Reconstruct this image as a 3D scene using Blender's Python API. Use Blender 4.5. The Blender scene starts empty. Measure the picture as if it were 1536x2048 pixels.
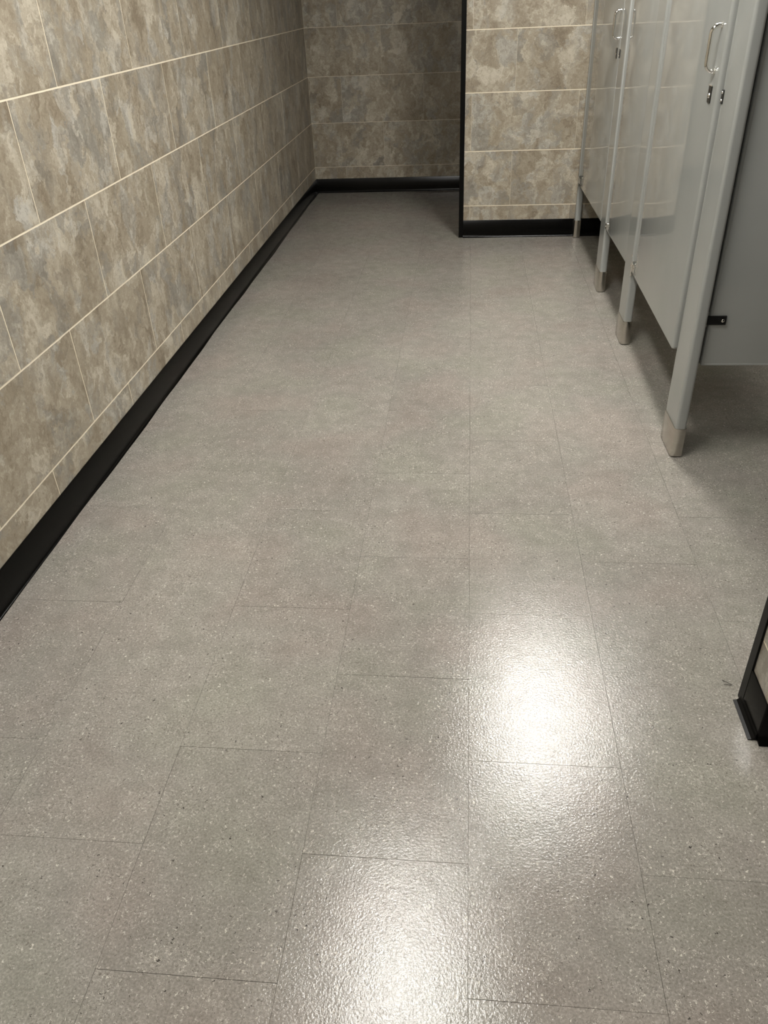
import bpy, bmesh, math, random
from mathutils import Matrix, Vector
random.seed(7)
C = bpy.context.scene.collection
SC = bpy.context.scene

# ---------------------------------------------------------------- camera
cam_d = bpy.data.cameras.new('camera')
cam = bpy.data.objects.new('camera', cam_d); C.objects.link(cam)
cam_d.sensor_fit = 'VERTICAL'; cam_d.sensor_height = 24.0; cam_d.lens = 1559.95/2048*24.0
cam_d.clip_start = 0.02; cam_d.clip_end = 60
R_ = Vector((0.99494462, 0.09244988, -0.03922005))
U_ = Vector((-0.01884406, 0.55547165, 0.83132193))
F_ = Vector((-0.09864124, 0.82638022, -0.55440566))
m = Matrix((R_, U_, -F_)).transposed().to_4x4()
m.translation = Vector((0, 0, 1.29)); cam.matrix_world = m
SC.camera = cam

# ---------------------------------------------------------------- world, exposure
w = bpy.data.worlds.new('world'); SC.world = w; w.use_nodes = True
w.node_tree.nodes['Background'].inputs[0].default_value = (0.5, 0.5, 0.5, 1)
w.node_tree.nodes['Background'].inputs[1].default_value = 0.0
SC.view_settings.view_transform = 'Standard'; SC.view_settings.look = 'None'
SC.view_settings.gamma = 1.0; SC.view_settings.use_curve_mapping = False
SC.view_settings.exposure = 0.46
CEIL = 2.44
LIGHT_COL = (1.0, 0.975, 0.925)
LIGHTS = [  # x, y, strength of the lens, label
    (0.455, 3.30, 55.0, 'ceiling troffer light over the stall fronts, its reflection glowing right of centre on the floor'),
    (-0.215, 1.72, 42.0, 'ceiling troffer light nearest the camera, its reflection glowing at the bottom of the floor'),
    (-0.215, -0.45, 22.0, 'unseen ceiling troffer light added behind the camera as fill'),  # fill light, added out of view behind the camera
]

# ---------------------------------------------------------------- materials
def new_mat(name):
    mt = bpy.data.materials.new(name); mt.use_nodes = True
    nt = mt.node_tree; nt.nodes.clear()
    out = nt.nodes.new('ShaderNodeOutputMaterial'); b = nt.nodes.new('ShaderNodeBsdfPrincipled')
    nt.links.new(b.outputs[0], out.inputs[0])
    return mt, nt, b
def simple(name, col, rough, metal=0.0, bump=0.0, bscale=200, var=0.0, vscale=(30, 30, 30), coat=0, spec=.5):
    mt, nt, b = new_mat(name)
    b.inputs['Roughness'].default_value = rough; b.inputs['Metallic'].default_value = metal
    b.inputs['Specular IOR Level'].default_value = spec
    if coat:
        b.inputs['Coat Weight'].default_value = coat; b.inputs['Coat Roughness'].default_value = 0.05
    tc = nt.nodes.new('ShaderNodeTexCoord'); mp = nt.nodes.new('ShaderNodeMapping')
    mp.inputs['Scale'].default_value = vscale
    nt.links.new(tc.outputs['Object'], mp.inputs[0])
    n = nt.nodes.new('ShaderNodeTexNoise'); n.inputs['Scale'].default_value = 1; n.inputs['Detail'].default_value = 3
    nt.links.new(mp.outputs[0], n.inputs['Vector'])
    r = nt.nodes.new('ShaderNodeValToRGB')
    r.color_ramp.elements[0].position = .3; r.color_ramp.elements[1].position = .7
    r.color_ramp.elements[0].color = tuple(c*(1-var) for c in col)+(1,)
    r.color_ramp.elements[1].color = tuple(min(1, c*(1+var)) for c in col)+(1,)
    nt.links.new(n.outputs[0], r.inputs[0]); nt.links.new(r.outputs[0], b.inputs['Base Color'])
    if bump:
        n2 = nt.nodes.new('ShaderNodeTexNoise'); n2.inputs['Scale'].default_value = bscale; n2.inputs['Detail'].default_value = 2
        nt.links.new(tc.outputs['Object'], n2.inputs['Vector'])
        bp = nt.nodes.new('ShaderNodeBump'); bp.inputs['Strength'].default_value = 1; bp.inputs['Distance'].default_value = bump
        nt.links.new(n2.outputs[0], bp.inputs['Height']); nt.links.new(bp.outputs[0], b.inputs['Normal'])
    return mt

class G:
    """tiny node-graph writer"""
    def __init__(s, nt): s.nt = nt
    def n(s, t, ins=None, **kw):
        nd = s.nt.nodes.new(t)
        for k, v in kw.items(): setattr(nd, k, v)
        for k, v in (ins or {}).items():
            sock = nd.inputs[k]
            if isinstance(v, bpy.types.NodeSocket): s.nt.links.new(v, sock)
            else: sock.default_value = v
        return nd
    def math(s, op, a, b=0.0, c=0.0):
        return s.n('ShaderNodeMath', {0: a, 1: b, 2: c}, operation=op).outputs[0]
    def ramp(s, f, els):
        nd = s.n('ShaderNodeValToRGB', {0: f}); cr = nd.color_ramp
        while len(cr.elements) < len(els): cr.elements.new(0.5)
        for e, (p, c) in zip(cr.elements, els):
            e.position = p; e.color = (c[0], c[1], c[2], 1) if not isinstance(c, (int, float)) else (c, c, c, 1)
        return nd.outputs[0]
    def mix(s, f, a, b, mode='MIX'):
        nd = s.n('ShaderNodeMix', data_type='RGBA', blend_type=mode)
        for i, v in ((0, f), (6, a), (7, b)):
            if isinstance(v, bpy.types.NodeSocket): s.nt.links.new(v, nd.inputs[i])
            else: nd.inputs[i].default_value = v if i == 0 else (v[0], v[1], v[2], 1)
        return nd.outputs[2]

def stone_material():
    mt, nt, b = new_mat('printed_slate_laminate'); g = G(nt)
    tc = g.n('ShaderNodeTexCoord'); oi = g.n('ShaderNodeObjectInfo')
    off = g.n('ShaderNodeVectorMath', {0: g.n('ShaderNodeCombineXYZ', {0: oi.outputs['Random'], 1: g.math('MULTIPLY', oi.outputs['Random'], 7.3), 2: g.math('MULTIPLY', oi.outputs['Random'], 3.1)}).outputs[0], 1: (37, 37, 37)}, operation='MULTIPLY').outputs[0]
    base = g.n('ShaderNodeVectorMath', {0: tc.outputs['Object'], 1: off}, operation='ADD').outputs[0]
    # warp
    wn = g.n('ShaderNodeTexNoise', {'Vector': base, 'Scale': 8.0, 'Detail': 9.0, 'Roughness': 0.68})
    wv = g.n('ShaderNodeVectorMath', {0: wn.outputs['Color'], 1: (.5, .5, .5)}, operation='SUBTRACT').outputs[0]
    ws = g.n('ShaderNodeVectorMath', {0: wv, 1: (.24, .24, .38)}, operation='MULTIPLY').outputs[0]
    p = g.n('ShaderNodeVectorMath', {0: base, 1: ws}, operation='ADD').outputs[0]
    ps = g.n('ShaderNodeVectorMath', {0: p, 1: (1, 1, .62)}, operation='MULTIPLY').outputs[0]
    # cleft patches: ragged cells of differing tone
    v1 = g.n('ShaderNodeTexVoronoi', {'Vector': ps, 'Scale': 13.0, 'Detail': 1.0, 'Roughness': .6}, feature='F1')
    sep = g.n('ShaderNodeSeparateColor', {0: v1.outputs['Color']})
    v2 = g.n('ShaderNodeTexVoronoi', {'Vector': ps, 'Scale': 34.0}, feature='F1')
    sep2 = g.n('ShaderNodeSeparateColor', {0: v2.outputs['Color']})
    n1 = g.n('ShaderNodeTexNoise', {'Vector': ps, 'Scale': 9.0, 'Detail': 10.0, 'Roughness': 0.68}).outputs[0]
    n2 = g.n('ShaderNodeTexNoise', {'Vector': p, 'Scale': 45.0, 'Detail': 8.0, 'Roughness': 0.7}).outputs[0]
    n3 = g.n('ShaderNodeTexNoise', {'Vector': base, 'Scale': 2.6, 'Detail': 3.0}).outputs[0]
    f = g.math('ADD', g.math('MULTIPLY', sep.outputs[0], .10), g.math('MULTIPLY', n1, .62))
    f = g.math('ADD', f, g.math('MULTIPLY', sep2.outputs[0], .07))
    f = g.math('ADD', f, g.math('MULTIPLY', n2, .46))
    f = g.math('ADD', f, -.135)
    grey = g.ramp(f, STONE_GREY)
    tan = g.ramp(f, STONE_TAN)
    sel = g.ramp(g.math('ADD', g.math('MULTIPLY', sep.outputs[1], .35), g.math('MULTIPLY', n3, .65)), [(.42, 0.0), (.62, 1.0)])
    col = g.mix(sel, grey, tan)
    # small dark pits and pale flecks along the cleft edges
    ed = g.n('ShaderNodeTexVoronoi', {'Vector': ps, 'Scale': 13.0, 'Detail': 1.0, 'Roughness': .6}, feature='F2')
    dd = g.math('SUBTRACT', ed.outputs['Distance'], v1.outputs['Distance'])
    edge = g.ramp(dd, [(0.0, 1.0), (.07, 0.0)])
    msk = g.ramp(n1, [(.50, 0.0), (.62, 1.0)])
    col = g.mix(g.math('MULTIPLY', g.math('MULTIPLY', edge, msk), .30), col, STONE_DARK)
    msk2 = g.ramp(n1, [(.40, 1.0), (.48, 0.0)])
    col = g.mix(g.math('MULTIPLY', g.math('MULTIPLY', edge, msk2), .30), col, STONE_PALE)
    pit = g.ramp(n2, [(.30, 1.0), (.37, 0.0)])
    col = g.mix(g.math('MULTIPLY', pit, .5), col, STONE_DARK)
    nt.links.new(col, b.inputs['Base Color'])
    b.inputs['Roughness'].default_value = .42
    bp = g.n('ShaderNodeBump', {'Strength': .5, 'Distance': .0006, 'Height': n2})
    nt.links.new(bp.outputs[0], b.inputs['Normal'])
    return mt
STONE_GREY = [(.36, (.182, .165, .137)), (.45, (.247, .227, .191)), (.54, (.312, .290, .247)), (.66, (.49, .467, .41))]
STONE_TAN = [(.36, (.198, .160, .113)), (.45, (.275, .231, .169)), (.54, (.350, .304, .231)), (.66, (.52, .475, .385))]
STONE_DARK = (.15, .125, .09)
STONE_PALE = (.62, .59, .51)

def floor_material():
    mt, nt, b = new_mat('speckled_vinyl_tile'); g = G(nt)
    geo = g.n('ShaderNodeNewGeometry'); oi = g.n('ShaderNodeObjectInfo')
    tc = g.n('ShaderNodeTexCoord')
    off = g.n('ShaderNodeCombineXYZ', {0: g.math('MULTIPLY', oi.outputs['Random'], 53.0), 1: g.math('MULTIPLY', oi.outputs['Random'], 91.0), 2: 0.0}).outputs[0]
    P = g.n('ShaderNodeVectorMath', {0: tc.outputs['Object'], 1: off}, operation='ADD').outputs[0]
    big = g.n('ShaderNodeTexNoise', {'Vector': geo.outputs['Position'], 'Scale': 2.2, 'Detail': 3.0}).outputs[0]
    med = g.n('ShaderNodeTexNoise', {'Vector': P, 'Scale': 18.0, 'Detail': 7.0, 'Roughness': .65}).outputs[0]
    fine = g.n('ShaderNodeTexNoise', {'Vector': P, 'Scale': 230.0, 'Detail': 3.0, 'Roughness': .7}).outputs[0]
    hue = g.n('ShaderNodeTexNoise', {'Vector': geo.outputs['Position'], 'Scale': 3.1, 'Detail': 2.0}).outputs[0]
    f = g.math('ADD', g.math('MULTIPLY', med, .30), g.math('MULTIPLY', fine, .70))
    col = g.ramp(f, [(.34, FLOOR_LO), (.52, FLOOR_MID), (.68, FLOOR_HI)])
    tint = g.ramp(hue, [(.35, (1.03, .985, .985)), (.5, (1, 1, 1)), (.65, (.975, 1.005, .97))])
    col = g.mix(1.0, col, tint, 'MULTIPLY')
    bm_ = g.ramp(big, [(.35, .93), (.65, 1.05)])
    col = g.mix(1.0, col, bm_, 'MULTIPLY')
    tv = g.ramp(oi.outputs['Random'], [(0.0, .965), (1.0, 1.035)])
    col = g.mix(1.0, col, tv, 'MULTIPLY')
    # chips
    wn = g.n('ShaderNodeTexNoise', {'Vector': P, 'Scale': 260.0, 'Detail': 1.0}).outputs['Color']
    wp = g.n('ShaderNodeVectorMath', {0: P, 1: g.n('ShaderNodeVectorMath', {0: wn, 1: (.012, .012, .0)}, operation='MULTIPLY').outputs[0]}, operation='ADD').outputs[0]
    clump = g.n('ShaderNodeTexNoise', {'Vector': P, 'Scale': 9.0, 'Detail': 2.0}).outputs[0]
    def chips(scale, prob, rad, base_col, chipcol, clump_amt=.25):
        v = g.n('ShaderNodeTexVoronoi', {'Vector': wp, 'Scale': scale}, feature='F1', voronoi_dimensions='2D')
        s = g.n('ShaderNodeSeparateColor', {0: v.outputs['Color']})
        thr = g.math('SUBTRACT', 1-prob+clump_amt*.5, g.math('MULTIPLY', clump, clump_amt))
        on = g.math('GREATER_THAN', s.outputs[0], thr)
        rr = g.math('MULTIPLY', g.math('ADD', g.math('MULTIPLY', s.outputs[1], .7), .45), rad)
        ins = g.math('LESS_THAN', v.outputs['Distance'], rr)
        k = g.math('MULTIPLY', on, ins)
        return g.mix(k, base_col, chipcol), k
    col, k1 = chips(135.0, .12, .20, col, (.52, .485, .42), .8)
    col, k2 = chips(230.0, .22, .30, col, (.40, .37, .325), .6)
    col, k4 = chips(260.0, .20, .30, col, (.15, .135, .115), .5)
    col, k3 = chips(150.0, .035, .20, col, (.045, .04, .035), .3)
    nt.links.new(col, b.inputs['Base Color'])
    rg = g.ramp(g.n('ShaderNodeTexNoise', {'Vector': geo.outputs['Position'], 'Scale': 5.0, 'Detail': 3.0}).outputs[0], [(.3, FLOOR_ROUGH-.03), (.7, FLOOR_ROUGH+.04)])
    nt.links.new(rg, b.inputs['Roughness'])
    b.inputs['IOR'].default_value = 1.45; b.inputs['Specular IOR Level'].default_value = .5
    peel = g.n('ShaderNodeTexNoise', {'Vector': P, 'Scale': 210.0, 'Detail': 3.0, 'Roughness': .6}).outputs[0]
    wav = g.n('ShaderNodeTexNoise', {'Vector': P, 'Scale': 16.0, 'Detail': 2.0}).outputs[0]
    h = g.math('ADD', peel, g.math('MULTIPLY', wav, .9))
    bp = g.n('ShaderNodeBump', {'Strength': 1.0, 'Distance': .00050, 'Height': h})
    nt.links.new(bp.outputs[0], b.inputs['Normal'])
    return mt
FLOOR_LO = (.170, .156, .135); FLOOR_MID = (.257, .240, .212); FLOOR_HI = (.355, .335, .30)
FLOOR_ROUGH = .11

M = dict(
    stone=stone_material(), tile=floor_material(),
    grout=simple('cream_grout', (.82, .74, .58), .5, var=.05),
    glue=simple('dark_floor_seam', (.21, .188, .162), .7, var=.1),
    black=simple('black_vinyl_base', (.0018, .0018, .0016), .20, bump=.0001, bscale=90, var=.2, spec=.18),
    blacktrim=simple('black_plastic_trim', (.0022, .0022, .0020), .38, var=.1, spec=.14),
    stall=simple('grey_enamelled_partition', (.335, .345, .33), .04, bump=0, bscale=350, var=.02, vscale=(8, 8, 8)),
    steel=simple('brushed_stainless_steel', (.60, .575, .53), .22, 1.0, bump=.00004, bscale=60, var=.08, vscale=(4, 4, 160)),
    chrome=simple('polished_chrome', (.80, .79, .76), .09, 1.0, var=.02),
    slot=simple('dark_latch_recess', (.03, .03, .028), .3, .6, var=.1),
    bracket=simple('black_bracket_metal', (.006, .006, .006), .35, var=.1),
    ceil=simple('white_ceiling_board', (.52, .505, .47), .85, var=.03, bump=.001, bscale=120),
    paint=simple('white_enamel_frame', (.75, .75, .72), .4, var=.02),
    dust=simple('dark_dirt_lint', (.05, .045, .04), .9, var=.2),
)
def emit_mat(strength):
    mt = bpy.data.materials.new('troffer_lens'); mt.use_nodes = True; nt = mt.node_tree; nt.nodes.clear(); g = G(nt)
    tc = g.n('ShaderNodeTexCoord'); s = g.n('ShaderNodeSeparateXYZ', {0: tc.outputs['Object']})
    # tubes glow through the middle of the prismatic lens, its borders are dimmer
    ax = g.math('ABSOLUTE', s.outputs[0]); ay = g.math('ABSOLUTE', s.outputs[1])
    fx = g.ramp(ax, [(0.0, 1.0), (.08, .92), (.135, .55)])
    fy = g.ramp(ay, [(0.0, 1.0), (.42, .95), (.58, .55)])
    fac = g.math('MULTIPLY', fx, fy)
    em = g.n('ShaderNodeEmission', {'Color': LIGHT_COL+(1,), 'Strength': g.math('MULTIPLY', fac, strength)})
    out = g.n('ShaderNodeOutputMaterial', {0: em.outputs[0]})
    return mt

# ---------------------------------------------------------------- mesh helpers
def link(name, bm, mt, parent=None, loc=(0, 0, 0), rotz=0, smooth=False):
    me = bpy.data.meshes.new(name); bm.normal_update()
    bmesh.ops.recalc_face_normals(bm, faces=bm.faces); bm.to_mesh(me); bm.free()
    me.materials.append(mt)
    if smooth:
        for p in me.polygons: p.use_smooth = True
        me.set_sharp_from_angle(angle=math.radians(40))
    o = bpy.data.objects.new(name, me); C.objects.link(o)
    o.location = loc; o.rotation_euler = (0, 0, rotz)
    if parent: o.parent = parent
    return o
def inst(name, me, parent, loc, rot=(0, 0, 0)):
    o = bpy.data.objects.new(name, me); C.objects.link(o); o.location = loc; o.rotation_euler = rot; o.parent = parent
    return o
def box(bm, x0, x1, y0, y1, z0, z1, bev=0.0, seg=2, edges=None):
    ret = bmesh.ops.create_cube(bm, size=1.0); vs = ret['verts']
    for v in vs:
        v.co = Vector(((x0+x1)/2+v.co.x*(x1-x0), (y0+y1)/2+v.co.y*(y1-y0), (z0+z1)/2+v.co.z*(z1-z0)))
    if bev:
        es = {e for v in vs for e in v.link_edges}
        if edges: es = {e for e in es if edges(e)}
        bmesh.ops.bevel(bm, geom=list(es), offset=bev, segments=seg, profile=.5, affect='EDGES')
    return bm
def prism(bm, prof, z0, z1):
    a = [bm.verts.new((x, y, z0)) for x, y in prof]; b = [bm.verts.new((x, y, z1)) for x, y in prof]
    n = len(prof)
    for i in range(n): bm.faces.new((a[i], a[(i+1) % n], b[(i+1) % n], b[i]))
    bm.faces.new(a[::-1]); bm.faces.new(b)
    return bm
def rrect(x0, x1, y0, y1, r, n=5, which=(1, 1, 1, 1)):
    out = []
    for k, (cx, cy, a0) in enumerate(((x1-r, y1-r, 0), (x0+r, y1-r, 90), (x0+r, y0+r, 180), (x1-r, y0+r, 270))):
        if not which[k]:
            out.append((x1 if k in (0, 3) else x0, y1 if k in (0, 1) else y0)); continue
        for i in range(n+1):
            a = math.radians(a0+90*i/n); out.append((cx+r*math.cos(a), cy+r*math.sin(a)))
    return out
def tube(bm, pts, rad, n=10, caps=True):
    rings = []
    for i, p in enumerate(pts):
        p = Vector(p); t = (Vector(pts[min(i+1, len(pts)-1)])-Vector(pts[max(i-1, 0)])).normalized()
        u = Vector((0, 1, 0)) if abs(t.y) < .9 else Vector((1, 0, 0))
        a = t.cross(u).normalized(); b = t.cross(a)
        rings.append([bm.verts.new(p+rad*(math.cos(2*math.pi*k/n)*a+math.sin(2*math.pi*k/n)*b)) for k in range(n)])
    for r0, r1 in zip(rings, rings[1:]):
        for k in range(n): bm.faces.new((r0[k], r0[(k+1) % n], r1[(k+1) % n], r1[k]))
    if caps: bm.faces.new(rings[0][::-1]); bm.faces.new(rings[-1])
    return bm
def dome(bm, c, axis, rad, h, n=14):
    axis = Vector(axis).normalized(); u = Vector((0, 0, 1)) if abs(axis.z) < .9 else Vector((1, 0, 0))
    a = axis.cross(u).normalized(); b = axis.cross(a); c = Vector(c); rings = []
    for j in range(5):
        t = j/4*math.pi/2*.96; rr = rad*math.cos(t); hh = h*math.sin(t)
        rings.append([bm.verts.new(c+axis*hh+rr*(math.cos(2*math.pi*k/n)*a+math.sin(2*math.pi*k/n)*b)) for k in range(n)])
    for r0, r1 in zip(rings, rings[1:]):
        for k in range(n): bm.faces.new((r0[k], r0[(k+1) % n], r1[(k+1) % n], r1[k]))
    bm.faces.new(rings[0][::-1]); bm.faces.new(rings[-1])
    return bm
def empty(name, label, cat, loc=(0, 0, 0), rotz=0, group=None):
    o = bpy.data.objects.new(name, None); C.objects.link(o); o.location = loc; o.rotation_euler = (0, 0, rotz)
    o.empty_display_size = .1
    o['label'] = label; o['category'] = cat
    if group: o['group'] = group
    return o
def struct(o, label, cat):
    o['kind'] = 'structure'; o['label'] = label; o['category'] = cat
    return o

# ================================================================ SETTING
XL, YB, YP, XR, YR = -1.170, 6.39, 5.006, 2.25, -1.55
XPL = -0.0238          # left edge of the tiles on the pier wall
TH = 0.0007            # tile thickness proud of the grout
# ---- floor
bm = bmesh.new(); box(bm, XL-.12, XR+.12, YR-.12, YB+.12, -.10, -.0032)
floor = struct(link('floor', bm, M['glue']), 'greige speckled vinyl tile floor with waxed shine running down the whole room', 'floor')
CW, CL, GAP = .2985, .4465, .00022
def solid_floor(x, y):
    """True where a wall stands on the floor"""
    return (x > XPL-.03 and YP+.02 < y < 5.17)
fmesh = None
def floor_tile_mesh(x0, x1, y0, y1):
    bm = bmesh.new(); cx, cy = (x0+x1)/2, (y0+y1)/2
    box(bm, x0-cx, x1-cx, y0-cy, y1-cy, -.0032, 0, .00025, 1, edges=lambda e: all(v.co.z > -.001 for v in e.verts))
    return bm
cache = {}
k = -4
while .024+k*CW < XR:
    x0 = max(.024+k*CW, XL); x1 = min(.024+(k+1)*CW, XR)
    y = (1.033 if k % 2 == 0 else .809)-8*CL
    while y < YB:
        y0 = max(y, YR); y1 = min(y+CL, YB)
        far_right = x0 > 1.3
        if y1-y0 > .01 and x1-x0 > .01 and not far_right:
            key = (round(x1-x0, 4), round(y1-y0, 4))
            if key not in cache:
                o = link('floor_tile', floor_tile_mesh(x0+GAP, x1-GAP, y0+GAP, y1-GAP), M['tile'], floor); cache[key] = o.data
            else: o = inst('floor_tile', cache[key], floor, (0, 0, 0))
            o.location = ((x0+x1)/2, (y0+y1)/2, 0)
            o.rotation_euler = (math.radians(random.uniform(-.07, .07)), math.radians(random.uniform(-.07, .07)), 0)
        y += CL
    k += 1
# the rest of the floor at the far right, hidden behind the stalls: one sheet
bm = bmesh.new(); box(bm, .024+5*CW, XR, YR, YB, -.0032, -.0001)
o = link('floor_sheet', bm, M['tile'], floor)

# ---- walls: cream grout slab with printed stone tiles standing proud of it
ROWS = [.1859+.3045*i for i in range(-1, 9)]
TW = .5985
def tile_wall(name, label, width, to_world_loc, rotz, phase_a, phase_b, slab, u0=0.0, zmax=CEIL, hg=.0025, vg=.0021):
    """tiles laid in wall space: u along the wall, z up. phase_a: joint of rows .49-.80 ..., phase_b: the others"""
    bm = bmesh.new(); box(bm, *slab)
    wall = struct(link(name, bm, M['grout']), label, 'wall')
    meshes = {}
    for i, z0 in enumerate(ROWS[:-1]):
        z1 = min(ROWS[i+1], zmax); zz0 = max(z0, .03)
        if z1-zz0 < .02: continue
        ph = phase_a if i in (0, 2, 4, 6, 8) else phase_b
        u = ph-TW*40
        while u < u0+width:
            a, b = max(u, u0), min(u+TW, u0+width)
            u += TW
            if b-a < .008: continue
            zt, zb = z1-(hg if z1 < zmax else 0), zz0+hg
            w_, h_ = b-a-2*vg, zt-zb
            key = (round(w_, 3), round(h_, 3))
            if key not in meshes:
                bm = bmesh.new()
                box(bm, -w_/2, w_/2, -TH, 0, -h_/2, h_/2, .0003, 1, edges=lambda e: all(v.co.y < -TH*.5 for v in e.verts))
                t = link('wall_tile', bm, M['stone'], wall); meshes[key] = t.data
            else: t = inst('wall_tile', meshes[key], wall, (0, 0, 0))
            t.location = to_world_loc((a+b)/2, (zt+zb)/2); t.rotation_euler = (0, 0, rotz)
    return wall
# left wall: tile face at x = XL, facing +x.  local -y -> +x  => rotz = +90deg
tile_wall('wall_left', 'long left wall clad in stone-look panels with cream joints', YB-YR+.0, lambda u, z: (XL-TH, u, z), math.radians(90), 2.428, 2.132,
          (XL-.12, XL-TH, YR, YB, -.1, CEIL), u0=YR)
tile_wall('wall_back', 'dim far end wall clad in stone-look panels', 2.4, lambda u, z: (u, YB+TH, z), 0, -.93, -.63,
          (XL-.12, 1.3, YB+TH, YB+.12, -.1, CEIL), u0=XL, hg=.0011, vg=.0004)
tile_wall('wall_center', 'brightly lit stone-look wall facing the camera at the end of the stalls', XR-XPL, lambda u, z: (u, YP+TH, z), 0, .015, .256,
          (XPL-.022, XR, YP+TH, YP+.15, -.1, CEIL), u0=XPL, hg=.0021, vg=.0004)
XS, YS0, YS1 = .604, 1.122, 1.238
tile_wall('wall_corner', 'stub wall end at the right frame edge with brown stone-look face', YS1-YS0, lambda u, z: (XS+TH, u, z), math.radians(-90), 1.13-.2, 1.13-.35,
          (XS+TH, XR, YS0+TH, YS1, -.1, CEIL), u0=YS0)
for nm, lb, sl in (('wall_right', 'stone-look wall hidden behind the stalls on the right', (XR, XR+.12, YR, YB, -.1, CEIL)),
                   ('wall_rear', 'wall behind the camera', (XL-.12, XR+.12, YR-.12, YR, -.1, CEIL)),
                   ('wall_passage', 'side wall closing the dim passage beyond the lit wall', (1.3, 1.4, YP+.15, YB+.12, -.1, CEIL))):
    bm = bmesh.new(); box(bm, *sl); struct(link(nm, bm, M['stone']), lb, 'wall')
bm = bmesh.new(); box(bm, XS+TH, XR, YS0+.0005, YS0+TH, .0, CEIL)
_o = link('near_face_panel', bm, M['stone'], bpy.data.objects['wall_corner'])
bm = bmesh.new(); box(bm, XL-.12, XR+.12, YR-.12, YB+.12, CEIL, CEIL+.1)
struct(link('ceiling', bm, M['ceil']), 'white ceiling above the frame', 'ceiling')

# ---- cove baseboards
def cove(name, label, length, loc, rotz, toe=.011, wav=.0015, seed=0, toe_range=None, dz=0):
    """runs along +x of its own space, sticks out along -y"""
    rnd = random.Random(seed); bm = bmesh.new(); n = max(2, int(length/.045)); rings = []
    ph = [rnd.uniform(0, 6.28) for _ in range(3)]
    for i in range(n+1):
        u = length*i/n
        d = wav*(math.sin(u*3.1+ph[0])+.7*math.sin(u*7.7+ph[1])+.35*math.sin(u*17+ph[2]))
        T = toe+d
        if toe_range and not (toe_range[0] <= u <= toe_range[1]): T = .0042
        prof = [(0, .1022), (.0022, .1022), (.0032, .1008), (.0034, .020), (.0034+(T-.0034)*.14, .0105), (.0034+(T-.0034)*.45, .0048), (.0034+(T-.0034)*.8, .0026), (T, .0022), (T+.0004, .0012), (T, .0002), (0, .0002)]
        rings.append([bm.verts.new((u, -a, z)) for a, z in prof])
    for r0, r1 in zip(rings, rings[1:]):
        m_ = len(r0)
        for k_ in range(m_): bm.faces.new((r0[k_], r0[(k_+1) % m_], r1[(k_+1) % m_], r1[k_]))
    bm.faces.new(rings[0]); bm.faces.new(rings[-1][::-1])
    return struct(link(name, bm, M['black'], None, loc, rotz, smooth=True), label, 'baseboard')
# left: wall faces +x ; -y local -> +x => rot +90: +x local -> +y
cove('baseboard_left', 'black vinyl cove base with wavy toe along the long left wall', YB-YR, (XL+.0002, YR, 0), math.radians(90), wav=.0022, seed=3)
cove('baseboard_back', 'black vinyl cove base across the dim far end wall', 1.3-XL-.003, (XL+.003, YB-.0002, 0), 0, seed=5, wav=.001)
cove('baseboard_center', 'black vinyl cove base with shiny toe under the lit center wall', XR-XPL, (XPL, YP-.0002, 0), 0, seed=9, wav=.0016, toe=.013)
# stub wall: left face (faces -x): -y local -> -x => rot -90, +x local -> -y
cove('baseboard_corner', 'black base on the left face of the stub wall at right frame edge', YS1-YS0+.004, (XS-.0002, YS1, 0), math.radians(-90), seed=2, wav=0, toe=.0042)
bm = bmesh.new(); prof = [(.0, 0.0003), (-.0145, .0003), (-.0145, .0022), (-.008, .0032), (-.0022, .0085), (-.0008, .018), (0, .020)]
a_ = [bm.verts.new((XS-.0034+x, 1.225, z)) for x, z in prof]; b_ = [bm.verts.new((XS-.0034+x, 1.118, z)) for x, z in prof]
for i in range(len(prof)): bm.faces.new((a_[i], a_[(i+1) % len(prof)], b_[(i+1) % len(prof)], b_[i]))
bm.faces.new(a_); bm.faces.new(b_[::-1]); ct = link('cove_toe', bm, M['blacktrim'], bpy.data.objects['baseboard_corner'])
ct.matrix_parent_inverse = (Matrix.Translation((XS-.0002, YS1, 0)) @ Matrix.Rotation(math.radians(-90), 4, 'Z')).inverted()
cove('baseboard_right', 'black base on the near face of the stub wall at right frame edge', XR-.6035, (.6035, YS0-.0002, 0), 0, seed=4, wav=.0006, toe=.018)

# ---- black corner trims
bm = bmesh.new(); box(bm, XPL-.0255, XPL+.002, YP-.0048, YP+.004, .0005, CEIL-.001, .0008, 1)
box(bm, XPL-.0255, XPL-.0225, YP+.003, YP+.15, .0005, CEIL-.001)
struct(link('trim_1', bm, M['blacktrim']), 'tall black edge trim on the left corner of the lit center wall', 'trim')
bm = bmesh.new(); box(bm, XS-.0045, XS+.004, YS1-.025, YS1+.002, .0005, CEIL-.001, .0008, 1)
box(bm, XS+.002, XR-.001, YS1+.0003, YS1+.003, .0005, CEIL-.001)
struct(link('trim_2', bm, M['blacktrim']), 'black edge trim on the far corner of the stub wall at right', 'trim')

# ================================================================ CEILING LIGHTS
for lx, ly, st, lb in LIGHTS:
    t = empty('ceiling_light', lb, 'light', (lx, ly, CEIL), 0, 'ceiling troffer lights')
    bm = bmesh.new()
    for a in ((-.155, .155, -.61, -.585), (-.155, .155, .585, .61), (-.155, -.135, -.585, .585), (.135, .155, -.585, .585)):
        box(bm, a[0], a[1], a[2], a[3], -.018, -.0005, .002, 1)
    link('frame', bm, M['paint'], t)
    bm = bmesh.new(); box(bm, -.1345, .1345, -.5845, .5845, -.010, -.004)
    link('diffuser', bm, emit_mat(st), t)

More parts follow.
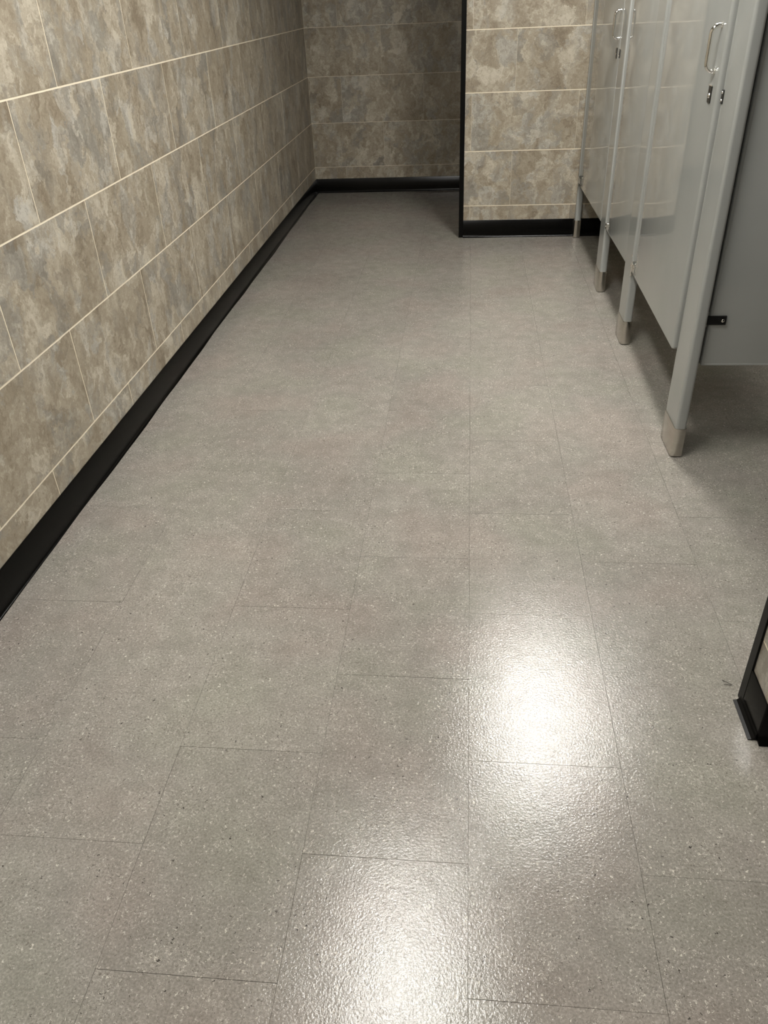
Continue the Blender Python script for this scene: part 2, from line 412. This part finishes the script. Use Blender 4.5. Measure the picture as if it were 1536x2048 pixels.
# ================================================================ STALL FRONTS
# the row is laid in its own space: s runs away from the camera, face looks toward -x
S0 = Vector((.6715, 2.2750, 0)); RUN = math.radians(.50)     # slightly skewed to the room
def run_empty(name, label, cat, s, dx=0.0, group=None, extra=0.0):
    """Empty at distance s along the row; local +y runs along the row, local -x is the corridor side"""
    ca, sa = math.cos(RUN), math.sin(RUN)
    return empty(name, label, cat, (S0.x-sa*s+ca*dx, S0.y+ca*s+sa*dx, 0), RUN+extra, group)
PT = .033; PTOP = 1.80

def shoe_mesh(w, t, h=.1015):
    bm = bmesh.new(); o = .0035
    prof = rrect(-o, t+o, -o, w+o, .012, 2)
    ins = rrect(.0, t, .0, w, .007, 2)
    n = len(prof)
    lay = [(prof, .0035), (prof, h-.003), ([(x*.96+t*.02, y*.995+w*.0025) for x, y in prof], h), (ins, h), (ins, h-.006)]
    rings = [[bm.verts.new((x, y, z)) for x, y in pr] for pr, z in lay]
    for r0, r1 in zip(rings, rings[1:]):
        for k_ in range(n): bm.faces.new((r0[k_], r0[(k_+1) % n], r1[(k_+1) % n], r1[k_]))
    bm.faces.new(rings[0][::-1]); bm.faces.new(rings[-1])
    return bm
def pilaster(s, w, label, t=PT, dx=0.0, top=PTOP):
    p = run_empty('pilaster', label, 'stall post', s, dx, 'stall front posts')
    es = .017 if w > .08 else 0
    r = .0085
    if es:
        bm = prism(bmesh.new(), [(0.0, es+.0006), (t, es+.0006), (t, w-es-.0006), (0.0, w-es-.0006)], .092, top)
        link('face_panel', bm, M['stall'], p)
        bm = prism(bmesh.new(), rrect(0, t, 0, es, r, 6, (0, 0, 1, 1)), .092, top)
        link('edge_strip', bm, M['stall'], p, smooth=True)
        bm = prism(bmesh.new(), rrect(0, t, w-es, w, r, 6, (1, 1, 0, 0)), .092, top)
        link('edge_strip', bm, M['stall'], p, smooth=True)
        bm = prism(bmesh.new(), [(.0012, es-.002), (t-.0012, es-.002), (t-.0012, w-es+.002), (.0012, w-es+.002)], .093, top-.001)
        link('core', bm, M['slot'], p)
    else:
        link('face_panel', prism(bmesh.new(), rrect(0, t, 0, w, .012, 7), .092, top), M['stall'], p, smooth=True)
    link('shoe', shoe_mesh(w, t), M['steel'], p, smooth=True)
    bm = prism(bmesh.new(), rrect(.001, t-.001, .001, w-.001, .006, 3), .0002, .0042); link('base_gasket', bm, M['black'], p)
    bm = prism(bmesh.new(), rrect(-.001, t+.001, -.001, w+.001, .006, 4), top+.0002, top+.006); link('top_cap', bm, M['steel'], p)
    return p
P1 = pilaster(0.0, .148, 'nearest grey stall post, widest in view, standing in a steel shoe beside the dark gap')
P2 = pilaster(.962, .138, 'second grey stall post from the camera with screws of a hinge on its near edge')
P3 = pilaster(1.655, .140, 'third grey stall post from the camera, just before the farthest door')
P4 = pilaster(2.682, .040, 'narrow round-edged grey post against the lit end wall, farthest of the row', t=.036, dx=-.001)

def screw(parent, c, axis, r=.0042, h=.0022):
    return link('screw', dome(bmesh.new(), c, axis, r, h), M['chrome'], parent, smooth=True)

def slab_panel(L, th, z0, z1, r=.009):
    """door leaf: rolled vertical edges and softly rounded corners"""
    bm = bmesh.new(); rows = []
    N = 5
    lay = []
    cr = .010
    for i in range(N+1):
        a = math.radians(90*i/N); lay.append((z0+cr-cr*math.cos(a)*1.0, cr-cr*math.sin(a)))
    lay2 = [(z1+z0-z, d) for z, d in lay][::-1]
    rings = []
    for z, d in lay+lay2:
        tz = min(z-z0, z1-z)
        sx = max(0.0, .004-tz)*.8
        rings.append([bm.verts.new((x, y, z)) for x, y in rrect(sx, th-sx, d, L-d, min(r, th/2-sx-.0005), 5)])
    n = len(rings[0])
    for r0, r1 in zip(rings, rings[1:]):
        for k_ in range(n): bm.faces.new((r0[k_], r0[(k_+1) % n], r1[(k_+1) % n], r1[k_]))
    bm.faces.new(rings[0][::-1]); bm.faces.new(rings[-1])
    return bm

def pull_handle(parent, y, zc, hh=.053, out=.025, r=.0057):
    pts = [(0.0005, y, zc-hh), (-.006, y, zc-hh)]
    for i in range(7):
        a = math.radians(90*i/6); q = .019
        pts.append((-out+q-q*math.sin(a)*1.0, y, zc-hh+q-q*math.cos(a)))
    top = [(x, yy, 2*zc-z) for x, yy, z in pts][::-1]
    h = link('handle', tube(bmesh.new(), pts+top, r, 14), M['chrome'], parent, smooth=True)
    bm = bmesh.new()
    for z in (zc-hh, zc+hh): tube(bm, [(.0003, y, z), (-.0018, y, z)], .0078, 16)
    link('handle_foot', bm, M['chrome'], h, smooth=True)
    return h
def door(s_near, s_hinge, label, ajar, z0=.303, z1=1.778, th=.0255, dx=.0035):
    L = s_hinge-s_near
    d = run_empty('stall_door', label, 'door', s_hinge, dx, 'stall doors', extra=ajar)
    # local y from -L (near, latch edge) to 0 (hinge)
    sub = Matrix.Translation((0, -L, 0))
    bm = slab_panel(L, th, z0, z1); bm.transform(sub); link('leaf', bm, M['stall'], d, smooth=True)
    hy = -L+.056
    pull_handle(d, hy, 1.130)
    bm = bmesh.new(); box(bm, -.0026, .0002, -L+.048, -L+.080, .999, 1.041, .0012, 1)
    lp = link('latch_plate', bm, M['slot'], d)
    bm = bmesh.new(); box(bm, -.0040, -.0004, -L+.047, -L+.081, 1.0405, 1.0435, .0008, 1); link('plate_rim', bm, M['chrome'], lp)
    link('latch_knob', dome(bmesh.new(), (-.0026, -L+.063, 1.017), (-1, 0, 0), .0062, .0045), M['chrome'], lp, smooth=True)
    # lower hinge wrapped round the hinge edge
    bm = bmesh.new(); box(bm, -.0022, .0004, -.042, -.004, z0+.012, z0+.042, .001, 1)
    hg = link('hinge', bm, M['chrome'], d)
    link('hinge_pin', tube(bmesh.new(), [(-.0035, -.0035, z0-.006), (-.0035, -.0035, z0+.052)], .0038, 12), M['chrome'], hg, smooth=True)
    screw(hg, (-.0022, -.022, z0+.028), (-1, 0, 0))
    return d
D1 = door(.157, .956, 'nearest grey stall door, standing slightly open with a large chrome pull', math.radians(-1.05))
D3 = door(1.803, 2.676, 'farthest grey stall door with a small-looking chrome pull near the end wall', math.radians(-.02), dx=.001)

# fixed front panel between posts two and three
fp = run_empty('stall_front_panel', 'fixed grey panel without a pull between the two stall doors', 'panel', 1.104, .0035)
link('leaf', slab_panel(.547, .0255, .303, 1.778), M['stall'], fp, smooth=True)
bm = bmesh.new(); box(bm, -.003, .002, .528, .551, .309, .336, .001, 1); br = link('bracket', bm, M['chrome'], fp)
screw(br, (-.003, .539, .322), (-1, 0, 0))
# black strip added as deep shade in the gap behind the nearest post
for z0_, z1_ in ((.31, .425), (.47, 1.598), (1.642, 1.775)):
    bm = bmesh.new(); box(bm, PT+.0003, PT+.0105, .034, .050, z0_, z1_, .001, 1); sl_ = link('gap_shade_strip', bm, M['blacktrim'], P1)
    sl_['label'] = 'black strip added as shade in the dark gap'
# screws and strike on the posts
screw(P2, (.0, .012, .372), (-1, 0, 0), .0052, .003); screw(P2, (.0, .012, .332), (-1, 0, 0), .0052, .003)
screw(P4, (.004, .012, .392), (-1, -.4, 0), .0055, .004)
bm = bmesh.new(); box(bm, -.0022, .0004, .010, .018, .330, .385, .0008, 1); link('hinge_leaf', bm, M['chrome'], P4)
for P_, w_ in ((P1, .148), (P3, .140)):
    bm = bmesh.new(); box(bm, -.0028, .0004, w_-.024, w_-.008, 1.006, 1.040, .001, 1); st = link('strike_plate', bm, M['slot'], P_)
    screw(st, (-.0028, w_-.016, 1.014), (-1, 0, 0), .0035, .003); screw(st, (-.0028, w_-.016, 1.033), (-1, 0, 0), .0035, .003)

# divider panels running back from the posts
def divider(s, label, gap, x1):
    d = run_empty('stall_divider', label, 'panel', s, 0, 'stall divider panels')
    x0 = PT+gap; th = .0255
    bm = bmesh.new(); box(bm, x0, x1, 0, th, .303, 1.778, .0035, 3); link('panel', bm, M['stall'], d, smooth=True)
    # thin pressed border standing proud round the face
    bm = bmesh.new(); q = .0075
    for a in ((x0+.0015, x0+q, .3045, 1.7765), (x0+q+.0005, x1-.002, .3045, .303+q)):
        box(bm, a[0], a[1], -.0009, .002, a[2], a[3], .0005, 1)
    link('edge_trim', bm, M['stall'], d)
    for z in (.4475, 1.62):
        bm = bmesh.new()
        box(bm, PT+.0005, x0+.047, -.0062, -.0012, z-.0135, z+.0135, .0012, 2)
        box(bm, PT+.0003, PT+.0035, -.0062, th, z-.0135, z+.0135, .0006, 1)
        b_ = link('bracket', bm, M['bracket'], d); b_['label'] = 'black mounting bracket'
        screw(b_, (x0+.037, -.0062, z-.001), (0, -1, 0), .0052, .0028)
    return d
divider(.030, 'grey divider panel at the right frame edge, held by a black bracket', .0135, XR-.69)
divider(1.375, 'grey divider panel between the two stalls, behind the fixed front panel', .004, XR-.69)

# a wisp of dark lint lying by the foot of the stub wall
bm = bmesh.new()
tube(bm, [(0, .000, .0012), (.006, -.004, .0018), (.012, -.010, .0022), (.018, -.013, .0012)], .0006, 6)
tube(bm, [(.001, -.012, .0010), (.008, -.013, .0020), (.015, -.014, .0010)], .0005, 6)
li = link('lint', bm, M['dust'], None, (.578, 1.282, 0)); li['label'] = 'wisp of dark lint on the floor beside the stub wall'; li['category'] = 'dirt'
